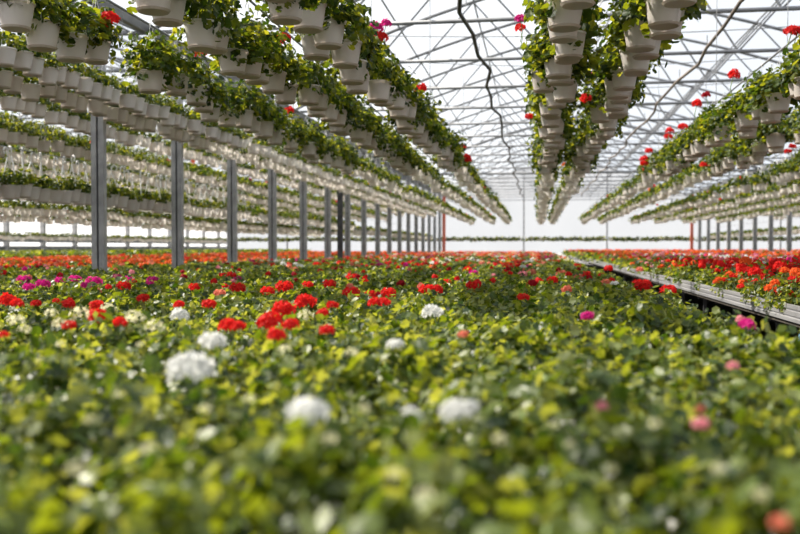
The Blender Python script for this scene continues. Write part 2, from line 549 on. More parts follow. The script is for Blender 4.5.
def foliage(kind, n, leaf, rad, z0, z1, size, seed, droop=0.0):
    """leaf blades on a rounded clump; droop hangs part of them below z0"""
    g = np.random.default_rng(seed)
    th = g.uniform(0, 2 * np.pi, n)
    u = g.uniform(0, 1, n)
    el = np.arcsin(u)                                    # even over a dome
    rr = g.uniform(0.72, 1.04, n)
    rr[: n // 4] *= g.uniform(.45, .85, n // 4)
    bump = 1 + 0.16 * np.sin(3 * th + seed) + 0.10 * np.sin(5 * th + 2.1 * seed)
    d = np.stack([np.cos(el) * np.cos(th), np.cos(el) * np.sin(th), np.sin(el)], 1)
    P_ = d * (rr * bump)[:, None] * np.array([rad, rad, z1 - z0]) + np.array([0, 0, z0])
    if droop:
        m = (u < 0.33)
        P_[m, 2] -= g.uniform(0, droop, m.sum()) * (0.5 + 0.5 * np.sin(2 * th[m] + seed))
        P_[m, :2] *= 0.88
    nr = d * np.array([0.7, 0.7, 0.5]) + np.array([0, 0, 0.55]) + g.normal(0, 0.62, (n, 3))
    return P_, nr, size * g.uniform(0.7, 1.2, n)
def leaves(P_, nr, sz, leaf, mat=0):
    return setmat(instances(leaf, frames(nr, sz), P_), mat)

def flower_head(r=0.045, n=26, petals=True, seed=0):
    g = np.random.default_rng(seed)
    k = np.arange(n)
    z = 1 - (k + 0.5) / n * 1.25
    ph = k * 2.39996
    s = np.sqrt(np.maximum(0, 1 - z * z))
    d = np.stack([s * np.cos(ph), s * np.sin(ph), z], 1)
    P_ = d * r * g.uniform(0.78, 1.05, n)[:, None] * np.array([1, 1, 0.8])
    nr = d + g.normal(0, 0.25, (n, 3))
    if petals:
        a = np.arange(10) * np.pi / 5
        rr = np.where(np.arange(10) % 2 == 0, 1.0, 0.55)
        V = np.concatenate([[(0, 0, -0.15)], np.stack([rr * np.cos(a), rr * np.sin(a), 0.18 * rr], 1)])
        T = [(0, 1 + j, 1 + (j + 1) % 10) for j in range(10)]
        fl = shape(V, T)
    else:
        a = np.arange(5) * 2 * np.pi / 5
        fl = shape(np.stack([np.cos(a), np.sin(a), 0 * a], 1), [(0, 1, 2), (0, 2, 3), (0, 3, 4)])
    return instances(fl, frames(nr, r * (0.46 if petals else 0.6) * g.uniform(0.85, 1.15, n)), P_)
HEAD_HI = [flower_head(seed=s) for s in range(3)]
HEAD_MID = flower_head(n=12, petals=False, seed=5)
HEAD_LO = flower_head(n=6, petals=False, seed=6)
HEAD_MESH = {c: [build('flower_head', h, ['f_' + c]) for h in HEAD_HI] for c in FLOWERS}
BUD = flower_head(r=0.026, n=9, petals=True, seed=9)
BUD_MESH = build('bud_cluster', BUD, ['f_cream'])
STALK = build('flower_stalk', tube([(0, 0, -1), (0.03, 0.01, -.5), (0, 0, 0)], 0.0035, 5), ['stem'])

# ------------------------------------------------------------------ hanging basket
def ribbed(n, ribs=True):
    prof = [(0.003, 0.012), (0.088, 0.012)]
    H = 0.19
    k = 7 if ribs else 2
    for j in range(k + 1):
        f = j / k
        r = 0.092 + 0.030 * f ** 0.8
        z = 0.012 + (H - 0.03) * f
        prof += [(r, z), (r + 0.0025, z + 0.003)] if ribs else [(r, z)]
    prof += [(0.131, H - 0.016), (0.132, H), (0.124, H), (0.119, H - 0.03)]
    return lathe(prof, n)
POT_ME = build('pot', ribbed(26), ['pot'], True)
SAUCER_ME = build('saucer', lathe([(0.002, 0), (0.094, 0), (0.106, 0.014), (0.103, 0.016), (0.092, 0.006), (0.004, 0.006)], 26), ['saucer'])
SOIL_ME = build('soil', lathe([(0, 0.172), (0.118, 0.165), (0.119, 0.150)], 18), ['soil'])
def hanger_shape(n=4, hook=True, r=0.0028):
    ss = []
    for k in range(3):
        a = 2 * np.pi * k / 3 + 0.4
        ss.append(tube([(0.127 * math.cos(a), 0.127 * math.sin(a), 0.185), (0.06 * math.cos(a), 0.06 * math.sin(a), 0.37), (0.004 * math.cos(a), 0.004 * math.sin(a), 0.55)], r, n))
    if hook:
        pts = [(0, 0, 0.545), (0, 0, 0.60)] + [(0, 0.024 - 0.024 * math.cos(t), 0.60 + 0.032 * math.sin(t)) for t in np.linspace(0.4, 3.6, 7)]
        ss.append(tube(pts, r * 1.5, n))
    return join(*ss)
def hook_shape(n=4):
    ss = [tube([(sx * .127, 0, .185), (sx * .06, 0, .42), (0, 0, .56)], .011, n) for sx in (-1, 1)]
    pts = [(0, 0, .54), (0, 0, .64)] + [(0.045 - 0.045 * math.cos(t), 0, .64 + .05 * math.sin(t)) for t in np.linspace(.4, 4.0, 8)]
    return join(tube(pts, .014, n), *ss)
HOOK_ME = build('hanger', hook_shape(6), ['hanger'])
HANGER_ME = build('hanger', hanger_shape(5), ['hanger'])
BASKET_LEAVES = []
for s in range(8):
    P_, nr, sz = foliage('b', 310, LEAF_HI, 0.255, 0.165, 0.45, 0.058, 100 + s, (0.06, 0.17)[s % 2])
    BASKET_LEAVES.append(build('foliage', leaves(P_, nr, sz, LEAF_HI), ['leaf'], False))
UPRIGHT_LEAVES = []
for s in range(5):
    P_, nr, sz = foliage('b', 150, LEAF_HI, 0.185, 0.19, 0.385, 0.052, 150 + s)
    UPRIGHT_LEAVES.append(build('foliage', leaves(P_, nr, sz, LEAF_HI), ['leaf'], False))
STEM_ME = []
for s in range(3):
    g = np.random.default_rng(60 + s)
    ss = []
    for k in range(9):
        a = g.uniform(0, 6.28); q = g.uniform(0.05, 0.19); h = g.uniform(0.2, 0.33)
        ss.append(tube([(0.02 * math.cos(a), 0.02 * math.sin(a), 0.16), (q * .6 * math.cos(a), q * .6 * math.sin(a), h * .8), (q * math.cos(a), q * math.sin(a), h)], 0.0035, 4))
    STEM_ME.append(build('stems', join(*ss), ['stem']))

# rows: x, pot-bottom height above camera at 6 m, fall per metre, y start, y end, spacing, label words, blooms share
ROWS = [
    (-1.56, 1.47, .0048, 4.4, 50.5, .40, 'in the first row beside the open roof gap', .10),
    (-2.42, 1.47, .0048, 5.0, 50.5, .40, 'in the second row from the open roof gap', .06),
    (-3.60, 1.47, .0048, 5.4, 50.5, .40, 'in the third row from the open roof gap', .06),
    (-5.75, 1.98, .0060, 6.0, 51.0, .30, 'in the high row just before the tall posts', .03),
    (-6.28, 1.92, .0060, 6.0, 51.0, .30, 'in the high row directly above the tall posts', .03),
    (0.20, 1.45, .0048, 4.4, 50.5, .40, 'in the upright row over the aisle edge', .06),
    (0.80, 1.45, .0048, 4.4, 50.5, .40, 'in the slanting row beside the upright one', .08),
    (2.42, 1.40, .0042, 4.4, 49.0, .40, 'in the first row over the aluminium rail bench', .12),
    (3.35, 1.40, .0042, 4.4, 49.0, .40, 'in the second row over the aluminium rail bench', .10),
    (5.0, 1.38, .0042, 4.0, 49.0, .42, 'in the third row past the aluminium rail bench', .10),
    (6.2, 1.38, .0042, 4.0, 49.0, .42, 'in the fourth row past the aluminium rail bench', .08),
    (7.6, 1.40, .0042, 5.0, 49.0, .42, 'in the fifth row past the aluminium rail bench', .05),
    (9.2, 1.40, .0042, 5.0, 49.0, .42, 'in the row just before the far posts', .05),
    (-7.7, 2.02, .0060, 5.0, 52.0, .30, 'in the first high row behind the tall posts', .03),
    (-9.3, 2.02, .0060, 5.0, 52.0, .30, 'in the second high row behind the tall posts', .03),
    (-10.9, 2.02, .0060, 7.0, 52.0, .30, 'in the third high row behind the tall posts', .03),
    (-12.6, 2.02, .0060, 7.0, 52.0, .30, 'in the fourth high row behind the tall posts', .03),
    (-14.4, 2.02, .0060, 8.0, 52.0, .42, 'in the fifth high row behind the tall posts', .02),
    (-16.4, 2.02, .0060, 10.0, 52.0, .42, 'in the sixth high row behind the tall posts', .02),
    (-18.6, 2.02, .0060, 12.0, 52.0, .42, 'in the seventh high row behind the tall posts', .02),
    (-20.8, 2.02, .0060, 14.0, 52.0, .42, 'in the last high row by the side wall', .02),
    (-8.5, 1.72, .0050, 6.0, 52.0, .33, 'in the first lower-hung row behind the tall posts', .03),
    (-10.1, 1.72, .0050, 7.0, 52.0, .33, 'in the second lower-hung row behind the tall posts', .03),
    (-11.8, 1.72, .0050, 8.0, 52.0, .34, 'in the third lower-hung row behind the tall posts', .03),
    (-13.5, 1.72, .0050, 9.0, 52.0, .36, 'in the fourth lower-hung row behind the tall posts', .02),
    (-15.4, 1.72, .0050, 10.0, 52.0, .38, 'in the fifth lower-hung row behind the tall posts', .02),
    (-17.5, 1.72, .0050, 12.0, 52.0, .40, 'in the sixth lower-hung row behind the tall posts', .02),
    (-7.05, .66, 0, 4.0, 34.5, .27, 'with tall hooks in the low row behind the posts', 0),
    (-7.3, .52, 0, 36.0, 62.0, .36, 'in the far low row behind the tall posts', 0),
    (-11.6, .70, 0, 8.0, 60.0, .40, 'in the second low row behind the tall posts', 0),
    (-13.0, .82, 0, 9.0, 60.0, .34, 'in the middle low row behind the tall posts', 0),
    (-14.6, .70, 0, 10.0, 60.0, .36, 'in the third low row behind the tall posts', 0),
    (-22.7, .30, 0, 12.0, 64.0, .34, 'in the low row along the side wall', 0),
    (11.0, .55, 0, 12.0, 60.0, .36, 'in the low row behind the far posts', 0),
    (12.2, 1.6, .0042, 14.0, 50.0, .45, 'in the first high row behind the far posts', .03),
    (14.2, 1.6, .0042, 16.0, 50.0, .45, 'in the second high row behind the far posts', .03),
    (16.6, 1.6, .0042, 18.0, 50.0, .45, 'in the third high row behind the far posts', .03),
]
cand = []
for ri, (x, h, fall, y0, y1, sp, words, bl) in enumerate(ROWS):
    ys = np.arange(y0, y1, sp)
    for y in ys:
        jx, jy, jz = rng.normal(0, .045), rng.normal(0, .075), rng.normal(0, .028)
        if x < -5: jx, jy = jx * .7, jy * .45
        elif rng.uniform() < .06: continue
        cand.append((x + jx, y + jy, CAM_Z + h - fall * (y - 6) + jz, ri, rng.uniform()))
for x in np.arange(-22, 26, .2):                          # the row in front of the end wall
    if min(abs(x + 0.95), abs(x - 4.95), abs(x - 10.85)) < .2:
        continue
    cand.append((x + rng.normal(0, .03), 64.9, CAM_Z + .42 + rng.normal(0, .02), len(ROWS), rng.uniform()))
cand = np.array(cand)
px, py, dz = project(cand[:, :3] + np.array([0, 0, .12]))
vis = (dz > 1) & (px > -18) & (px < 818) & (py > -22) & (py < 260)
order = [i for i in np.argsort(dz) if vis[i]]
solo = set(order[:300])

def copy_basket(i, red=None):
    x, y, z, ri, u = cand[i]
    ri = int(ri)
    words = ROWS[ri][6] if ri < len(ROWS) else 'in the row before the bright end wall'
    t = thing('hanging_basket', (x, y, z), 'white hanging basket of green geranium ' + words, 'hanging basket', 'baskets ' + words,
              rz=rng.uniform(0, 6.28), sc=rng.uniform(.96, 1.04))
    link('pot', POT_ME, t)
    link('saucer', SAUCER_ME, t)
    link('soil', SOIL_ME, t)
    link('hanger', HOOK_ME if ri == 27 else HANGER_ME, t)
    upright = ri >= 27 or ROWS[ri][0] < -5
    f = link('foliage', (UPRIGHT_LEAVES if upright else BASKET_LEAVES)[rng.integers(5)], t)
    q = rng.uniform(.9, 1.1) if upright else rng.uniform(.85, 1.25)
    f.scale = (q, q, 1.0 if upright else rng.uniform(.9, 1.2))
    link('stems', STEM_ME[rng.integers(3)], t)
    return t
baskets = {}
for i in order[:300]:
    baskets[i] = copy_basket(i)
count_row = {}
for i in order[:300]:
    ri = int(cand[i][3])
    count_row[ri] = count_row.get(ri, 0) + 1
    o = baskets[i]
    if ri < len(ROWS):
        o['label'] = ordinal(count_row[ri]) + ' visible basket from the front ' + ROWS[ri][6]
def head_on(t, world_p, colour, r=1.0):
    loc, sc, rz = np.array(t.location), t.scale[0], t.rotation_euler[2]
    d = (world_p - loc) / sc
    c, s = math.cos(-rz), math.sin(-rz)
    l = (c * d[0] - s * d[1], s * d[0] + c * d[1], d[2])
    o = link('flower_head', HEAD_MESH[colour][rng.integers(3)], t, l)
    o.scale = (r, r, r)
    st = link('flower_stalk', STALK, o)
    L = max(0.05, min(0.2, (l[2] - 0.2) / r)) if l[2] > .25 else 0.06
    st.scale = (1, 1, L)
    return o
# blooms seen on particular baskets: pixel, radius in pixels, colour
BB = [(110, 19, 9, 'red'), (103, 24, 5, 'red'), (201, 53, 6, 'red'), (283, 39, 8, 'red'), (376, 29, 7, 'magenta'), (381, 38, 7, 'red'), (388, 24, 5, 'magenta'),
      (77, 50, 5, 'orange'), (289, 111, 5, 'red'), (421, 89, 6, 'red'), (463, 147, 5, 'red'), (467, 157, 4, 'red'), (472, 161, 5, 'red'), (477, 169, 4, 'red'),
      (517, 19, 5, 'magenta'), (520, 28, 5, 'red'), (585, 36, 4, 'red'), (586, 99, 6, 'red'), (600, 67, 5, 'red'), (597, 74, 5, 'magenta'), (529, 117, 4, 'red'),
      (734, 71, 8, 'red'), (792, 22, 9, 'red'), (798, 30, 6, 'red'), (697, 104, 7, 'red'), (683, 127, 5, 'red'), (670, 131, 5, 'red'), (706, 88, 4, 'crimson'),
      (649, 151, 6, 'red'), (668, 137, 6, 'red'), (637, 159, 5, 'red'), (629, 165, 4, 'red'), (622, 179, 4, 'red'), (780, 152, 6, 'red'), (776, 157, 5, 'red'),
      (790, 147, 6, 'red'), (768, 159, 5, 'red'), (700, 186, 4, 'red'), (728, 172, 4, 'salmon'), (712, 181, 4, 'salmon'), (478, 200, 3, 'red')]
idx = np.array(order[:300])
tpx, tpy, tdz = project(cand[idx, :3] + np.array([0, 0, .34]))
for bx, by, br, bc in BB:
    k = np.argmin((tpx - bx) ** 2 + (tpy - by) ** 2 + 0.0 * tdz)
    d = tdz[k]
    r = min(1.5, max(.6, br * d / F_PX / .045))
    P_ = at_depth(bx, by, d - .22)
    loc = cand[idx[k], :3]
    off = P_ - loc
    off[:2] = np.clip(off[:2], -.31, .31); off[2] = min(.56, max(.2, off[2]))
    t = baskets[idx[k]]
    head_on(t, loc + off, bc, r)
    if 'bloom' not in t['label']:
        t['label'] = t['label'].replace('visible basket', 'basket, %s bloom,' % bc)

# the remaining baskets: one countless mass
rest = np.array([i for i in range(len(cand)) if i not in solo])
mass = thing('hanging_basket_rows', (0, 0, 0), 'countless small white hanging baskets receding in rows under the roof', 'hanging baskets', None, 'stuff')
rd = dz[rest]
hidden = (px[rest] < -150) | (px[rest] > 950) | (rd < 0)
near = rest[(rd < 22) & (rd > 0) & ~hidden]
far = rest[~((rd < 22) & (rd > 0) & ~hidden)]
def rotz(n, sc=1.0):
    a = rng.uniform(0, 6.28, n)
    R = np.zeros((n, 3, 3))
    R[:, 0, 0] = np.cos(a); R[:, 0, 1] = -np.sin(a); R[:, 1, 0] = np.sin(a); R[:, 1, 1] = np.cos(a); R[:, 2, 2] = 1
    return R * sc
pots = join(instances(join(ribbed(14, True)), rotz(len(near)), cand[near, :3]), instances(ribbed(9, False), rotz(len(far)), cand[far, :3]))
o = link('pots', build('pots', pots, ['pot'], True), mass); o['kind'] = 'stuff'
hz = cand[rest][:, 3] == 27
nl = near[cand[near, 3] == 27]; nh = near[cand[near, 3] != 27]
hang = [instances(hanger_shape(3, True, .004), rotz(len(nh)), cand[nh, :3]), instances(hook_shape(4), rotz(len(nl)), cand[nl, :3])]
o = link('hangers', build('hangers', join(*hang), ['hanger']), mass); o['kind'] = 'stuff'
fol = []
for up in (False, True):
    isup = (cand[:, 0] < -5) | (cand[:, 3] >= 27)
    for s in range(5):
        sub = near[isup[near] == up][s::5]
        if up: P_, nr, sz = foliage('b', 64, LEAF_MID, 0.18, 0.19, 0.38, 0.066, 300 + s)
        else: P_, nr, sz = foliage('b', 90, LEAF_MID, 0.235, 0.175, 0.41, 0.080, 300 + s, 0.08)
        fol.append(instances(leaves(P_, nr, sz, LEAF_MID), rotz(len(sub)), cand[sub, :3]))
    for s in range(5):
        sub = far[isup[far] == up][s::5]
        if up: P_, nr, sz = foliage('b', 30, LEAF_LO, 0.17, 0.19, 0.37, 0.095, 400 + s)
        else: P_, nr, sz = foliage('b', 38, LEAF_LO, 0.22, 0.18, 0.385, 0.11, 400 + s, 0.06)
        Rz = rotz(len(sub))
        hedge = cand[sub, 3] == len(ROWS)
        Rz[hedge] *= 1.7
        fol.append(instances(leaves(P_, nr, sz, LEAF_LO), Rz, cand[sub, :3] - np.where(hedge, .30, 0.)[:, None] * np.array([0, .0, 1.])))
o = link('foliage', build('foliage', join(*fol), ['leaf']), mass); o['kind'] = 'stuff'
share = np.array([r[7] for r in ROWS] + [0])[cand[rest, 3].astype(int)]
fb = rest[(cand[rest, 4] < share * 1.6)]
pos = cand[fb, :3] + np.stack([rng.uniform(-.15, .15, len(fb)), rng.uniform(-.15, .15, len(fb)), rng.uniform(.34, .42, len(fb))], 1)
colr = rng.choice([0, 0, 0, 1, 2], len(fb))
o = link('blooms', build('blooms', instances(HEAD_MID, rotz(len(fb), 1.1), pos, colr), ['f_red', 'f_magenta', 'f_orange']), mass); o['kind'] = 'stuff'

# the pipes the rows hang on
for ri, (x, h, fall, y0, y1, sp, words, bl) in enumerate(ROWS):
    za, zb = CAM_Z + h - fall * (y0 - 6) + (.68 if h < 1 else .615), CAM_Z + h - fall * (y1 - 6) + (.68 if h < 1 else .615)
    t = thing('hanging_rail', (x, 0, 0), 'thin grey pipe carrying the baskets ' + words.replace('with tall hooks ', ''), 'pipe')
    link('pipe', build('pipe', tube([(0.02, y0 - .3, za), (0.02, y1 + .3, zb)], 0.006 if h < 1 else 0.011, 6), ['frame']), t)
    for y in np.arange(y0 + (1 - y0) % 3, y1, 6.0):
        z = za + (zb - za) * (y - y0) / (y1 - y0)
        b = [q for q in BAYS if q[0] <= x <= q[1]][0]
        link('drop_wire', build('drop_wire', tube([(0.02, y, z), (0.02, y, EAVE if z < EAVE - .1 else z + .3)], 0.005, 4), ['frame']), t)

# ================================================================== BENCH GERANIUMS
NP_H = 0.095
NPOT_ME = build('pot', lathe([(0, 0), (.040, 0), (.044, .01), (.053, NP_H - .015), (.057, NP_H - .014), (.057, NP_H), (.052, NP_H), (.050, NP_H - .012)], 16), ['nursery_pot'], True)
NSOIL_ME = build('soil', lathe([(0, NP_H - .014), (.0505, NP_H - .016)], 12), ['soil'])
def plant_leaves(n, leaf, rad, z0, z1, size, seed):
    return foliage('p', n, leaf, rad, z0, z1, size, seed)
LOW = [plant_leaves(165, LEAF_HI, .128, .05, .195, .037, 500 + s) for s in range(7)]
LOW_ME = [build('foliage', leaves(*q, LEAF_HI), ['bench_leaf']) for q in LOW]
TALL = [plant_leaves(190, LEAF_HI, .15, .06, .30, .038, 600 + s) for s in range(5)]
TALL_ME = [build('foliage', leaves(*q, LEAF_HI), ['bench_leaf']) for q in TALL]
LEAF_ME = [build('leaf', leaf_shape(12, c, w), ['bench_leaf'], True) for c, w in ((.16, .10), (.24, .08), (.08, .12), (-.12, .09))]
PSTEM_ME = []
for s in range(3):
    g = np.random.default_rng(80 + s)
    ss = []
    for k in range(8):
        a = g.uniform(0, 6.28); q = g.uniform(0.03, 0.10); h = g.uniform(0.12, 0.17)
        ss.append(tube([(0.01 * math.cos(a), 0.01 * math.sin(a), 0.08), (q * .6 * math.cos(a), q * .6 * math.sin(a), h * .85), (q * math.cos(a), q * math.sin(a), h)], 0.003, 4))
    PSTEM_ME.append(build('stems', join(*ss), ['stem']))

def grid(x0, x1, y0, y1, sp):
    xs = np.arange(x0 + sp / 2, x1, sp)
    ys = np.arange(y0, y1, sp * .92)
    X, Y = np.meshgrid(xs, ys)
    X = X + (np.arange(len(ys)) % 2)[:, None] * sp / 2 - sp / 4
    P_ = np.stack([X.ravel(), Y.ravel()], 1) + rng.normal(0, sp * .12, (X.size, 2))
    return P_[(P_[:, 0] > x0 + .05) & (P_[:, 0] < x1 - .05)]
def vigour(P_):
    x, y = P_[..., 0], P_[..., 1]
    w = np.sin(7.3 * x + 2.1 * np.sin(4.1 * y)) + np.sin(6.1 * y + 1.7 * np.sin(5.3 * x) + 1.0) + .7 * np.sin(11.0 * (x + y) + 2.0)
    return 0.99 + 0.105 * w
def in_view(P_, z, m=40, near_m=180):
    a, b, d = project(np.concatenate([P_, np.full((len(P_), 1), z)], 1))
    return a, b, d, (d > .3) & (a > -m - near_m / np.maximum(d, .3)) & (a < 800 + m + near_m / np.maximum(d, .3))
SP = 0.232
near_pts = []
for bx0, bx1 in ((-6.2, .98), (1.77, 4.0), (4.1, 6.3), (6.4, 10.1), (-14.5, -6.95)):
    near_pts.append(grid(bx0, bx1, .42, 15.5, SP))
NP_ = np.concatenate(near_pts)
a, b, d, v = in_view(NP_, .85, 60, 800)
keep = v & (d < 14.5)
NP_, a, b, d = NP_[keep], a[keep], b[keep], d[keep]
is_tall = NP_[:, 0] > 1.5
seen = (a > -25) & (a < 825) & (b < 560)
od = [i for i in np.argsort(d * np.where(is_tall, .62, 1.0)) if seen[i]]
solo_p = od[:300]
DETAIL = 6                                        # nearest plants: every leaf its own piece
plants = {}
for n_, i in enumerate(solo_p):
    x, y = NP_[i]
    tall = is_tall[i]
    bandw = ['at the very front edge', 'at the front', 'between the front white blooms', 'behind the front white blooms', 'before the red blooms', 'among the red blooms'][int(np.searchsorted([1.15, 1.5, 2.0, 2.7, 3.5], d[i]))]
    sidew = ['at the far side', 'towards the posts', 'in the middle', 'towards the aisle', 'along the aisle edge'][int(np.searchsorted([160, 320, 480, 640], a[i]))]
    where = 'on the aluminium rail bench across the aisle' if tall else bandw + ', ' + sidew + (' of the centre bench' if x > -1.45 else ' of the neighbouring bench')
    t = thing('potted_geranium', (x, y, Z_TOP), 'leafy green geranium ' + where, 'geranium', 'leafy geraniums ' + where, rz=rng.uniform(0, 6.28), sc=float(vigour(NP_[i])) * rng.uniform(.92, 1.06))
    link('pot', NPOT_ME, t); link('soil', NSOIL_ME, t); link('stems', PSTEM_ME[n_ % 3], t)
    if tall:
        link('foliage', TALL_ME[rng.integers(5)], t)
    elif n_ < DETAIL:
        P_, nr, sz = LOW[n_ % 7]
        R = frames(nr, sz)
        for q in range(len(P_)):
            lf = link('leaf', LEAF_ME[q % 4], t)
            m4 = np.eye(4); m4[:3, :3] = R[q]; m4[:3, 3] = P_[q]
            lf.matrix_local = Matrix(m4.tolist())
    else:
        link('foliage', LOW_ME[rng.integers(7)], t)
    plants[i] = t

# particular blooms: pixel, radius in pixels, colour (bench level decides the distance)
FB = [(432, 313, 13, 'white'), (190, 370, 19, 'white'), (213, 343, 15, 'white'), (308, 414, 19, 'white'), (456, 411, 17, 'white'), (411, 418, 13, 'white'),
      (180, 316, 9, 'white'), (395, 346, 7, 'white'), (470, 409, 10, 'white'), (602, 407, 6, 'pink'), (701, 425, 9, 'pink'), (700, 410, 6, 'salmon'), (588, 317, 6, 'magenta'),
      (733, 366, 6, 'pink'), (463, 335, 6, 'salmon'), (747, 325, 7, 'magenta'), (741, 320, 5, 'pink'), (781, 524, 7, 'salmon'),
      (270, 322, 12, 'red'), (276, 336, 12, 'red'), (291, 325, 8, 'red'), (228, 326, 11, 'red'), (238, 327, 8, 'red'), (209, 305, 7, 'red'), (283, 310, 10, 'red'), (305, 303, 11, 'red'),
      (323, 313, 6, 'red'), (327, 331, 7, 'red'), (332, 306, 6, 'red'), (285, 288, 9, 'red'), (268, 292, 7, 'red'), (308, 286, 6, 'red'), (330, 285, 7, 'red'), (353, 279, 7, 'red'),
      (352, 294, 9, 'red'), (374, 303, 9, 'red'), (384, 303, 8, 'red'), (389, 294, 8, 'red'), (371, 295, 6, 'red'), (238, 289, 8, 'red'), (220, 294, 6, 'salmon'), (294, 271, 6, 'salmon'),
      (272, 266, 5, 'red'), (317, 265, 6, 'red'), (289, 266, 5, 'crimson'), (340, 270, 6, 'crimson'),
      (8, 301, 9, 'red'), (17, 304, 9, 'red'), (68, 305, 7, 'red'), (97, 306, 7, 'red'), (98, 317, 9, 'red'), (69, 326, 7, 'red'), (120, 323, 6, 'red'), (4, 335, 6, 'red'), (36, 304, 5, 'red'),
      (124, 287, 7, 'red'), (143, 299, 6, 'red'), (179, 305, 6, 'red'), (195, 288, 6, 'red'), (56, 301, 4, 'red'),
      (24, 281, 7, 'magenta'), (29, 288, 6, 'magenta'), (43, 285, 7, 'magenta'), (75, 280, 6, 'magenta'), (94, 283, 8, 'magenta'), (86, 286, 5, 'magenta'), (60, 281, 5, 'magenta'),
      (153, 281, 6, 'magenta'), (150, 284, 4, 'magenta'), (129, 280, 5, 'magenta'), (117, 278, 5, 'magenta'), (238, 279, 4, 'magenta'), (380, 266, 4, 'magenta'),
      (427, 291, 8, 'red'), (436, 291, 8, 'red'), (474, 287, 8, 'red'), (523, 298, 6, 'red'), (553, 281, 6, 'red'), (468, 271, 6, 'red'), (474, 274, 5, 'magenta'), (447, 283, 5, 'red'),
      (420, 272, 5, 'red'), (425, 265, 5, 'red'), (463, 260, 4, 'red'), (523, 262, 4, 'red'), (538, 264, 5, 'red'), (558, 262, 5, 'red'), (523, 275, 5, 'pink'), (562, 275, 6, 'salmon'),
      (587, 276, 6, 'red'), (579, 278, 5, 'salmon'), (460, 280, 4, 'pink'), (532, 273, 5, 'salmon'),
      (644, 287, 10, 'red'), (638, 284, 6, 'red'), (669, 292, 9, 'red'), (609, 269, 5, 'red'), (606, 283, 5, 'salmon'), (602, 276, 4, 'red'), (615, 285, 5, 'white'), (640, 270, 4, 'salmon')]
CREAM = [(51, 314, 8), (80, 315, 9), (108, 309, 8), (16, 322, 7), (60, 324, 7), (135, 319, 8), (24, 330, 7), (155, 327, 8), (305, 316, 9), (285, 350, 8), (352, 353, 9), (120, 395, 9), (90, 420, 11),
         (75, 470, 14), (150, 450, 13), (250, 400, 9), (350, 395, 8), (395, 475, 12), (425, 495, 14), (365, 410, 10), (555, 425, 9), (570, 445, 10), (655, 425, 10), (60, 345, 6), (40, 360, 7), (140, 345, 6),
         (205, 410, 9), (500, 440, 10), (610, 470, 9), (30, 400, 8), (330, 440, 10), (720, 470, 14), (760, 495, 12)]
pi = np.array(solo_p)
extra_blooms = []
LV = {'white': .30, 'pink': .30}
used = {}
WHITE_SAY = {0: 'large white bloom standing out in mid bench', 1: 'big blurred white bloom low on the near side', 2: 'white bloom above a bigger blurred white one', 3: 'blurred white bloom alone at the front',
             4: 'long pair of blurred white blooms at the front', 6: 'small white bloom beside the red ones', 7: 'small half-open white bloom'}
for fi, (fx, fy, fr, fc) in enumerate(FB):
    P_ = on_level(fx, fy, CAM_Z - (.285 if fy > 300 else .31 + (300 - fy) * .0016))
    k = pi[np.argmin((NP_[pi, 0] - P_[0]) ** 2 + (NP_[pi, 1] - P_[1]) ** 2)]
    dist = project(P_)[2][0]
    r = min(1.6, max(.2, .92 * fr * dist / F_PX / .045))
    if math.hypot(NP_[k, 0] - P_[0], NP_[k, 1] - P_[1]) < .2 and not is_tall[k]:
        t = plants[k]
        o = head_on(t, P_, fc, r)
        o.children[0].scale[2] = .12 / r
        if k not in used:
            zone = t['group'].replace('leafy geraniums ', '')
            t['label'] = '%s geranium ' % fc + zone
            t['group'] = fc + ' geraniums ' + zone
            used[k] = 1
        if fi in WHITE_SAY:
            t['label'] = 'geranium with ' + WHITE_SAY[fi]
            if 'group' in t: del t['group']
    else:
        extra_blooms.append((P_, r, fc))
for fx, fy, fr in CREAM:
    P_ = on_level(fx, fy, CAM_Z - .275)
    k = pi[np.argmin((NP_[pi, 0] - P_[0]) ** 2 + (NP_[pi, 1] - P_[1]) ** 2)]
    t = plants[k]
    if is_tall[k]: continue
    dist = project(P_)[2][0]
    loc = np.array(t.location); dd = (P_ - loc) / t.scale[0]
    rz = -t.rotation_euler[2]
    o = link('bud_cluster', BUD_MESH, t, (math.cos(rz) * dd[0] - math.sin(rz) * dd[1], math.sin(rz) * dd[0] + math.cos(rz) * dd[1], dd[2]))
    r = min(1.2, (1.0 if fy < 345 else .6) * fr * dist / F_PX / .026)
    o.scale = (r, r, r)
# blooms of the individual tall plants on the aluminium rail bench
for i in solo_p:
    if is_tall[i]:
        t = plants[i]
        n = rng.integers(3, 7)
        c = rng.choice(['red', 'red', 'orange', 'red', 'orange'])
        for q in range(n):
            o = link('flower_head', HEAD_MESH[c][q % 3], t, (rng.uniform(-.16, .16), rng.uniform(-.16, .16), rng.uniform(.17, .36)))
            s = rng.uniform(.7, 1.05); o.scale = (s, s, s)
            st = link('flower_stalk', STALK, o); st.scale = (1, 1, .12)
        t['label'] = 'bushy %s-flowered geranium on the aluminium rail bench across the aisle' % c
        t['group'] = c + ' bushy geraniums on the rail bench'

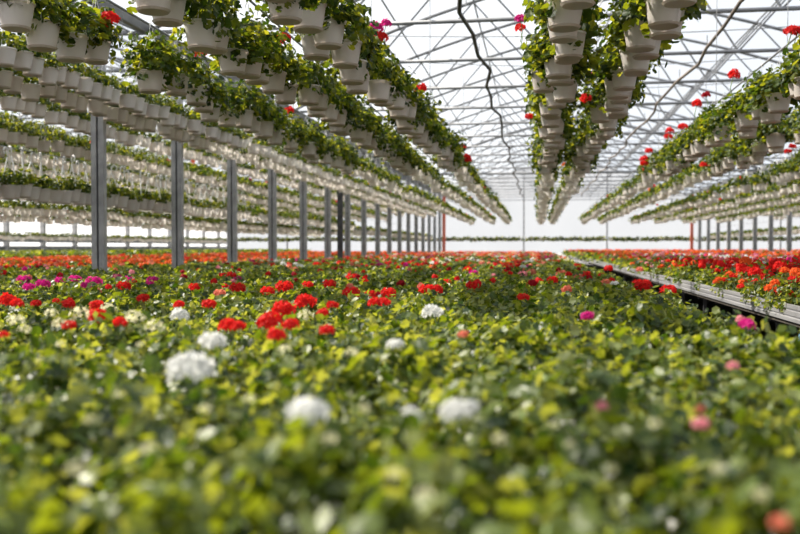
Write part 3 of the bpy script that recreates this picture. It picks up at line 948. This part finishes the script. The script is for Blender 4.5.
# everything further off: countless mass
def zone_colours(X, Y, g):
    """bloom probability and colour index by place on the benches"""
    n = len(X)
    u = g.uniform(0, 1, n)
    p = np.full(n, .05); c = g.choice([0, 0, 0, 6, 2, 4], n)
    m = (X < 1.2) & (X > -6.6)
    far_ = m & (Y > 15); p[far_] = .16; c[far_] = g.choice([0, 0, 1, 2, 2, 5, 3, 6, 7], far_.sum())
    vf = m & (Y > 32); p[vf] = .42; c[vf] = g.choice([0, 1, 1, 2, 2, 4, 7], vf.sum())
    lf = X < -6.6; p[lf] = .38; c[lf] = g.choice([1, 1, 1, 1, 0, 2], lf.sum())
    ln = lf & (Y < 14); p[ln] = .22; c[ln] = g.choice([0, 3, 3, 4, 1, 6], ln.sum())
    lw = X < -15.5; p[lw] = .06
    rt = X > 1.5; p[rt] = .5; c[rt] = g.choice([1, 1, 1, 1, 0, 2, 4], rt.sum())
    rn = rt & (X < 4) & (Y < 13); p[rn] = .7; c[rn] = g.choice([0, 0, 0, 1, 1], rn.sum())
    pk = rt & (X > 2.2) & (X < 5) & (Y > 11) & (Y < 24); c[pk] = g.choice([4, 4, 3, 5, 0, 2], pk.sum())
    return u < p, c
field = thing('geranium_field', (0, 0, 0), 'countless small geraniums filling the benches into the distance', 'geraniums', None, 'stuff')
sp_ = set(solo_p)
mid = np.array([i for i in range(len(NP_)) if i not in sp_])
fol, blo = [], []
for s in range(6):
    sub = mid[s::6]
    for tall in (False, True):
        ss = sub[is_tall[sub] == tall]
        if not len(ss): continue
        if tall:
            q = plant_leaves(90, LEAF_MID, .15, .06, .30, .050, 700 + s)
        else:
            q = plant_leaves(66, LEAF_MID, .13, .05, .185, .046, 720 + s)
        loc = np.concatenate([NP_[ss], np.full((len(ss), 1), Z_TOP)], 1)
        lv = NP_[ss, 1] > 9
        fol.append(instances(leaves(*q, LEAF_MID), rotz(len(ss)) * (vigour(NP_[ss]) * rng.uniform(.92, 1.06, len(ss)))[:, None, None], loc))
npots = instances(lathe([(.042, 0), (.055, NP_H), (.05, NP_H)], 8), rotz(int(is_tall[mid].sum())), np.concatenate([NP_[mid][is_tall[mid]], np.full((int(is_tall[mid].sum()), 1), Z_TOP)], 1))
g = np.random.default_rng(5)
on, cc = zone_colours(NP_[mid, 0], NP_[mid, 1], g)
def blooms(P2, cc, tall, head, sc, reps, g):
    out = []
    for r_ in range(reps):
        n = len(P2)
        pos = np.concatenate([P2 + g.uniform(-.10, .10, (n, 2)), np.where(tall, Z_TOP + g.uniform(.20, .36, n), Z_TOP + g.uniform(.18, .225, n))[:, None]], 1)
        R = rotz(n) * g.uniform(.65, 1.05, n)[:, None, None] * sc
        out.append(instances(head, R, pos, cc))
    return out
mm = mid[on]
tl = is_tall[mm]
blo += blooms(NP_[mm][~tl], cc[on][~tl], tl[~tl], HEAD_MID, .8, 1, g)
blo += blooms(NP_[mm][tl], cc[on][tl], tl[tl], HEAD_MID, .8, 3, g)
# far field
for bx0, bx1 in ((-6.3, .95), (1.8, 10.1), (10.8, 26.4), (-15.5, -6.9), (-22.5, -15.55)):
    for y0, y1, sp in ((12.5, 30, .30), (30, 62.3, .44)):
        Q = grid(bx0, bx1, y0, y1, sp)
        a_, b_, d_, v_ = in_view(Q, .85, 60)
        Q = Q[v_ & (d_ >= 14.5)]
        if not len(Q): continue
        tall = Q[:, 0] > 1.5
        for s in range(4):
            sub = Q[s::4]
            if not len(sub): continue
            h = .29 if bx0 > 1 else (.36 if bx0 < -20 else .165)
            q = plant_leaves(14, LEAF_LO, sp * .62, .06, h, sp * .42, 800 + s)
            fol.append(instances(leaves(*q, LEAF_LO), rotz(len(sub)), np.concatenate([sub, np.full((len(sub), 1), Z_TOP)], 1)))
        on, cc = zone_colours(Q[:, 0], Q[:, 1], g)
        blo += blooms(Q[on], cc[on], tall[on], HEAD_LO, .95 if sp < .4 else 1.3, 2, g)
for P_, r, fc in extra_blooms:
    blo.append(instances(HEAD_HI[0], np.eye(3)[None] * r, P_[None], np.array([FKEYS.index(fc)])))
o = link('foliage', build('foliage', join(*fol), ['bench_leaf']), field); o['kind'] = 'stuff'
o = link('blooms', build('blooms', join(*blo), ['f_' + k for k in FKEYS]), field); o['kind'] = 'stuff'
o = link('pots', build('pots', npots, ['nursery_pot'], True), field); o['kind'] = 'stuff'
# print('TRIS', sum(len(m.polygons) for m in bpy.data.meshes), 'OBJ', len(bpy.data.objects), 'cands', len(cand), 'near', len(near), 'mid', len(mid), 'extra', len(extra_blooms))
